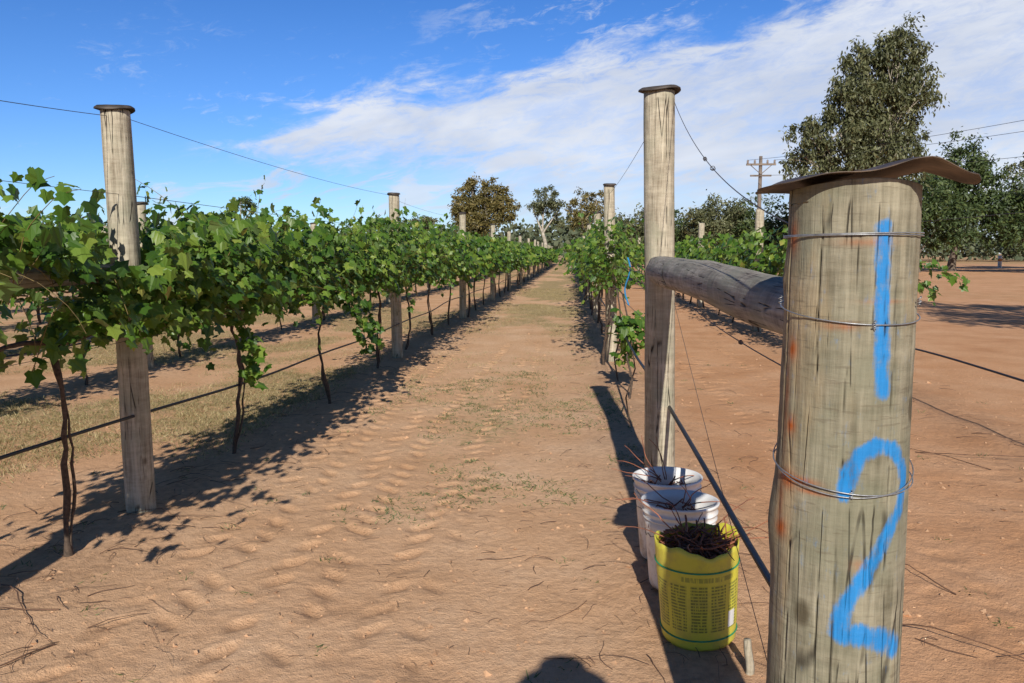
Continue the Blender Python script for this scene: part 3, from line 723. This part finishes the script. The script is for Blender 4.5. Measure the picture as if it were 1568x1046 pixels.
tree("gum_tree",(42,75,0),[(0,0,10.6,2.4,1.8),(2.2,0,8.6,2.4,1.9),(-2.,0,8.2,2.,1.4),(-.5,0,6,2.6,2)],M_gum,.3,.36,80,70,.35,5,clr=.28,droop=.8,bark=M_darkbark)
tree("gum_tree",(49,76,0),[(0,0,11,2.6,3),(-2,0,8.,2.6,2.4),(1,0,6,3,2.4)],M_gum,.3,.36,70,70,.35,6,clr=.28,droop=.8,bark=M_darkbark)
tree("shade_tree",(36.5,66,0),[(0,0,5.2,2.8,2.4),(-2.2,0,4.0,2.4,2.2),(2.6,0,4.0,2.8,2.3)],M_gumd,.22,.35,70,80,.3,7)
tree("shade_tree",(44.5,68,0),[(0,0,4.4,3.0,2.6),(-2.6,0,3.4,2.6,2.2),(2.6,0,3.4,2.8,2.2)],M_gumd,.22,.35,70,80,.3,8)
tree("shade_tree",(27.5,66,0),[(0,0,5.,2.6,2.4),(-2.0,0,3.6,2.4,2.1),(2.,0,4.,2.3,2.1)],M_gumd,.22,.35,70,80,.3,18)
tree("gum_tree",(-12.4,110,0),[(-1.2,0,10.,2.0,1.8),(1.4,0,9.7,2.1,1.8),(-2.8,0,7.8,2.0,2.0),(2.9,0,7.7,2.1,2.4),(0,0,7.2,3.0,2.0),(-1.4,0,5.0,3.0,1.6)],M_gumb,.35,.42,85,60,.3,9,clr=.27,droop=.5)
tree("gum_tree",(-3.0,100,0),[(-.2,0,8.6,2.0,1.6),(-1.9,0,7.0,1.2,1.2),(1.2,0,6.6,1.5,1.3)],M_gum,.28,.36,90,60,.4,10,lean=(-.6,0),clr=.27,droop=.6)
tree("gum_tree",(1.6,100,0),[(-.6,0,8.1,1.5,1.5),(1.4,0,7.9,1.6,1.5),(.3,0,5.9,2.4,1.6)],M_gumb,.28,.36,80,60,.35,12,clr=.27,droop=.6)
tree("gum_tree",(-46.5,110,0),[(0,0,8.6,1.9,.9),(1.6,0,7.6,1.2,.7),(-1.5,0,7.4,1.2,.6)],M_gumd,.25,.45,60,70,.6,13)
tree("gum_tree",(-22,120,0),[(0,0,5.6,2.2,1.7),(-2,0,4.8,1.8,1.4)],M_gum,.2,.5,50,60,.4,14)
for i,(x,y,h,rx) in enumerate([(7,88,6.4,2.6),(11,84,6.,2.8),(14.5,80,7.,3.0),(18.5,78,6.4,3.),(23,76,6.2,3.)]):
    tree("shade_tree",(x,y,0),[(0,0,h-2.2,rx,2.2),(-rx*.6,0,h-3.2,rx*.7,1.8),(rx*.6,0,h-3.,rx*.8,1.7)],M_gumd if i%2 else M_gum,.22,.4,46,70,.3,20+i)
tree("gum_tree",(12,9.5,0),[(0,0,6.8,2.3,2.0),(-1.8,.5,5.4,1.8,1.5),(1.8,-.4,5.6,2.,1.6),(0,1,8.2,1.6,1.4)],M_gum,.28,.22,60,90,.4,31)
rg=np.random.default_rng(5);Q=[]
for _ in range(620):
    x=rg.uniform(-190,190);y=rg.uniform(135,190)+abs(x)*.12
    hh=3.6+5.2*vn(np.array(x*.06),np.array(3.),2)+rg.uniform(-.8,1.6)
    r=rg.uniform(2,4.2);n=85
    u=nrm(rg.normal(0,1,(n,3)))*rg.uniform(.5,1.05,(n,1));Q.append(np.array([x,y,hh*.55])+u*[r,r*.8,hh*.5])
Q=np.concatenate(Q);n=len(Q)
V,F=leaves(Q,rg.uniform(.7,1.3,n),rg.normal(0,1,(n,3))+[0,-.4,.4],rg.normal(0,1,(n,3)),QT)
mesh_np("distant_trees",V,F,M_far,smooth=False)

# ---------------------------------------------------------------- power pole, lines, marker
M_pole=simple("pole_timber",(.20,.16,.13),.85,0,.3,4)
e=empty("power_pole",(13.6,60,0));g=Geo()
g.tube([(0,0,-.2),(0,0,4),(0,0,8.5)],[.17,.15,.12],12);g.box((0,-.16,7.9),(2.1,.12,.14));g.box((0,-.16,7.1),(1.5,.12,.12))
for s_ in(-1,1): g.tube([(0,-.2,7.2),(s_*.75,-.16,7.85)],.03,6)
g.build("pole",M_pole,e,smooth=False)
g=Geo()
for x in(-.95,-.45,.45,.95):g.revolve([(.002,7.97),(.05,7.97),(.09,8.03),(.05,8.08),(.09,8.13),(.04,8.22),(.002,8.25)],10,(x,-.16,0))
g.build("insulators",simple("porcelain",(.25,.2,.17),.4),e)
g=Geo()
for dx,z0,z1 in((-.95,8.2,8.75),(.95,8.2,8.3),(-.45,7.1,6.6)):
    g.tube(sag((13.6+dx,59.8,z0),(30+dx,28,z1),.55,40),.012,5)
g.build("power_line",M_hose)
e=empty("marker_post",(44,86,0));g=Geo();g.tube([(0,0,-.1),(0,0,.5),(0,0,1.25),(0,0,1.3)],[.18,.18,.18,.05],12);g.build("body",simple("white_paint",(.70,.66,.6),.5),e)
g=Geo();g.tube([(0,0,.7),(0,0,.95)],[.195,.195],12);g.build("reflective_band",simple("orange_paint",(.7,.25,.05),.5),e)

# ---------------------------------------------------------------- photographer (casts the shadow at the foot of the frame)
ph=empty("photographer",(.10,-.32,0))
J={'pel':(0,0,.92),'sp':(0,.0,1.12),'ch':(0,0,1.34),'nk':(0,.02,1.47),'hd':(0,.04,1.53),
'shL':(-.17,0,1.38),'elL':(-.30,.10,1.16),'wrL':(-.16,.24,1.40),'shR':(.17,0,1.38),'elR':(.30,.10,1.16),'wrR':(.04,.24,1.40),
'hpL':(-.09,0,.88),'knL':(-.11,.02,.48),'anL':(-.12,-.02,.09),'toL':(-.14,.15,.04),'hpR':(.09,0,.88),'knR':(.11,.02,.48),'anR':(.12,-.02,.09),'toR':(.14,.15,.04)}
Rr={'pel':.145,'sp':.13,'ch':.15,'nk':.055,'hd':.055,'shL':.07,'elL':.045,'wrL':.03,'shR':.07,'elR':.045,'wrR':.03,'hpL':.095,'knL':.06,'anL':.042,'toL':.035,'hpR':.095,'knR':.06,'anR':.042,'toR':.035}
E=[('pel','sp'),('sp','ch'),('ch','nk'),('nk','hd'),('ch','shL'),('shL','elL'),('elL','wrL'),('ch','shR'),('shR','elR'),('elR','wrR'),('pel','hpL'),('hpL','knL'),('knL','anL'),('anL','toL'),('pel','hpR'),('hpR','knR'),('knR','anR'),('anR','toR')]
ks=list(J);me=bpy.data.meshes.new("body");me.from_pydata([J[k] for k in ks],[(ks.index(a),ks.index(b_)) for a,b_ in E],[])
ob=bpy.data.objects.new("body",me);COL.objects.link(ob);ob.parent=ph
ob.modifiers.new("k",'SKIN')
for k,s_ in zip(ks,me.skin_vertices[0].data):s_.radius=(Rr[k],Rr[k]);s_.use_root=(k=='pel')
su=ob.modifiers.new("s",'SUBSURF');su.levels=2;su.render_levels=2;me.materials.append(M_black)
g=Geo();th_=np.linspace(-np.pi/2,np.pi/2,20)
g.revolve([(max(.002,.078*math.cos(q)*(1-.18*(q<0)*-math.sin(q))),1.63+.115*math.sin(q)) for q in th_],28,(0,.03,0))
g.tube([(0,.10,1.64),(0,.13,1.605),(0,.11,1.60)],[.008,.014,.008],8)
for s_ in(-1,1):g.tube([(s_*.078,.03,1.66),(s_*.09,.02,1.64),(s_*.08,.03,1.60)],[.008,.013,.008],6)
g.build("head",M_skin,ph)
g=Geo();g.revolve([(.165,1.672),(.16,1.680),(.10,1.695),(.094,1.72),(.085,1.765),(.05,1.785),(.002,1.787)],40,(0,.03,0));g.build("sun_hat",simple("hat_felt",(.25,.2,.14),.9),ph)
g=Geo()
for s_,wx in((-1,-.16),(1,.04)):
    for f_ in range(4):
        z0=1.44+f_*.018-.03;L=(.075,.085,.08,.065)[f_]
        g.tube([(wx,.24,1.42),(wx*1.0-s_*.01,.26,z0+.02),(wx-s_*.035,.27,z0+.022),(wx-s_*(.035+L*.4),.262,z0+.02)],[.014,.010,.009,.007],7)
    g.tube([(wx,.24,1.42),(wx-s_*.02,.22,1.44),(wx-s_*.045,.215,1.455)],[.014,.011,.008],7)
g.build("hands",M_skin,ph)
g=Geo();g.box((-.06,.235,1.49),(.12,.035,.075));g.build("hand_held_camera",M_black,ph,smooth=False)

# ---------------------------------------------------------------- light + sky
d=Vector((-.035,.866,-.5)).normalized()
sl=bpy.data.lights.new("sun",'SUN');sl.energy=5.0;sl.angle=R(.5);sl.color=(1,.95,.86)
so=bpy.data.objects.new("sun",sl);COL.objects.link(so);so.rotation_euler=d.to_track_quat('-Z','Y').to_euler();so.location=(0,-20,30)
w=bpy.data.worlds.new("World");scene.world=w;w.use_nodes=True;nt=w.node_tree;nt.nodes.clear()
out=nt.nodes.new("ShaderNodeOutputWorld");bg=nt.nodes.new("ShaderNodeBackground");nt.links.new(bg.outputs[0],out.inputs[0]);bg.inputs[1].default_value=.10
sky=nt.nodes.new("ShaderNodeTexSky");sky.sky_type='NISHITA';sky.sun_disc=False;sky.sun_elevation=R(30);sky.sun_rotation=R(180);sky.air_density=1.0;sky.dust_density=.2;sky.ozone_density=3.5;sky.altitude=200
tc=nt.nodes.new("ShaderNodeTexCoord").outputs["Generated"];sp=nt.nodes.new("ShaderNodeSeparateXYZ");nt.links.new(tc,sp.inputs[0])
az=MA(nt,'ARCTAN2',sp.outputs[0],sp.outputs[1]);el=MA(nt,'ARCSINE',sp.outputs[2])
cb=nt.nodes.new("ShaderNodeCombineXYZ")
nt.links.new(az,cb.inputs[0]);nt.links.new(MA(nt,'SUBTRACT',el,MA(nt,'MULTIPLY',az,.16)),cb.inputs[1])
uv=cb.outputs[0]
nL=NZ(nt,MAP(nt,uv,(2.2,7,1)),1.6,4,.6,.3)
nM=NZ(nt,MAP(nt,uv,(4,15,1)),2.2,6,.62,.6)
nF=NZ(nt,MAP(nt,uv,(10,26,1),(0,0,.5)),3.2,5,.7,.8)
nn=MA(nt,'ADD',MA(nt,'MULTIPLY',MA(nt,'SUBTRACT',nL,.5),.09),MA(nt,'ADD',MA(nt,'MULTIPLY',MA(nt,'SUBTRACT',nM,.5),.11),MA(nt,'MULTIPLY',MA(nt,'SUBTRACT',nF,.5),.045)))
top_=MA(nt,'ADD',.238,MA(nt,'MULTIPLY',az,.17))
top_=MA(nt,'SUBTRACT',top_,MA(nt,'MULTIPLY',MA(nt,'MAXIMUM',MA(nt,'SUBTRACT',-.25,az),0.),.25))
A1=SS(nt,MA(nt,'ADD',MA(nt,'SUBTRACT',top_,el),nn),-.010,.038)
A2=SS(nt,MA(nt,'ADD',az,MA(nt,'MULTIPLY',nn,3.)),-.64,-.40)
low=SS(nt,MA(nt,'ADD',MA(nt,'SUBTRACT',el,MA(nt,'ADD',.10,MA(nt,'MULTIPLY',az,-.1))),MA(nt,'MULTIPLY',nn,1.2)),-.06,.02,0,1)
right=SS(nt,az,-.35,.05)
lowm=MA(nt,'MAXIMUM',low,MA(nt,'MULTIPLY',right,.86))
lowm=MA(nt,'MAXIMUM',lowm,SS(nt,nM,.47,.60,0,.8))
mf=MA(nt,'ADD',MA(nt,'MULTIPLY',nM,.6),MA(nt,'MULTIPLY',nF,.4))
tex=SS(nt,mf,.36,.58,.70,1.)
C=MA(nt,'MULTIPLY',MA(nt,'MULTIPLY',A1,A2),MA(nt,'MULTIPLY',lowm,tex))
wis=MA(nt,'MULTIPLY',MA(nt,'MULTIPLY',SS(nt,mf,.50,.66,0,.65),SS(nt,az,-.3,.05)),SS(nt,el,.6,.34))
wl=MA(nt,'MULTIPLY',SS(nt,MA(nt,'ADD',MA(nt,'MULTIPLY',nL,.5),MA(nt,'MULTIPLY',nF,.5)),.55,.68,0,.45),SS(nt,el,.32,.12))
C=MA(nt,'MAXIMUM',C,MA(nt,'MAXIMUM',wis,wl))
C=MA(nt,'MULTIPLY',C,SS(nt,MA(nt,'ABSOLUTE',az),1.9,1.2))
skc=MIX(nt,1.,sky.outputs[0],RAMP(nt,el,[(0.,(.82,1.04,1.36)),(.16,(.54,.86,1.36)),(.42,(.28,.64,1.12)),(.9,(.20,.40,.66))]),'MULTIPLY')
fa=SS(nt,MA(nt,'ABSOLUTE',az),1.2,2.0,1.,.6)  # unseen sky behind the camera dimmed to cut fill, zenith stop likewise
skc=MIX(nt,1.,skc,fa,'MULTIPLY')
cc=MIX(nt,SS(nt,nL,.35,.65),(6.0,6.6,7.9),(7.9,8.3,9.1))
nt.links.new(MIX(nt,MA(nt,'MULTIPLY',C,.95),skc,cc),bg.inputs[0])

# ---------------------------------------------------------------- camera
cam=bpy.data.cameras.new("camera");co=bpy.data.objects.new("camera",cam);COL.objects.link(co)
cam.sensor_width=36;cam.lens=28;cam.clip_start=.03;cam.clip_end=6000
co.location=(0,0,1.5);co.rotation_euler=(R(90-6.31),0,R(4.27))
scene.camera=co
scene.view_settings.view_transform='Standard';scene.view_settings.look='None';scene.view_settings.exposure=0
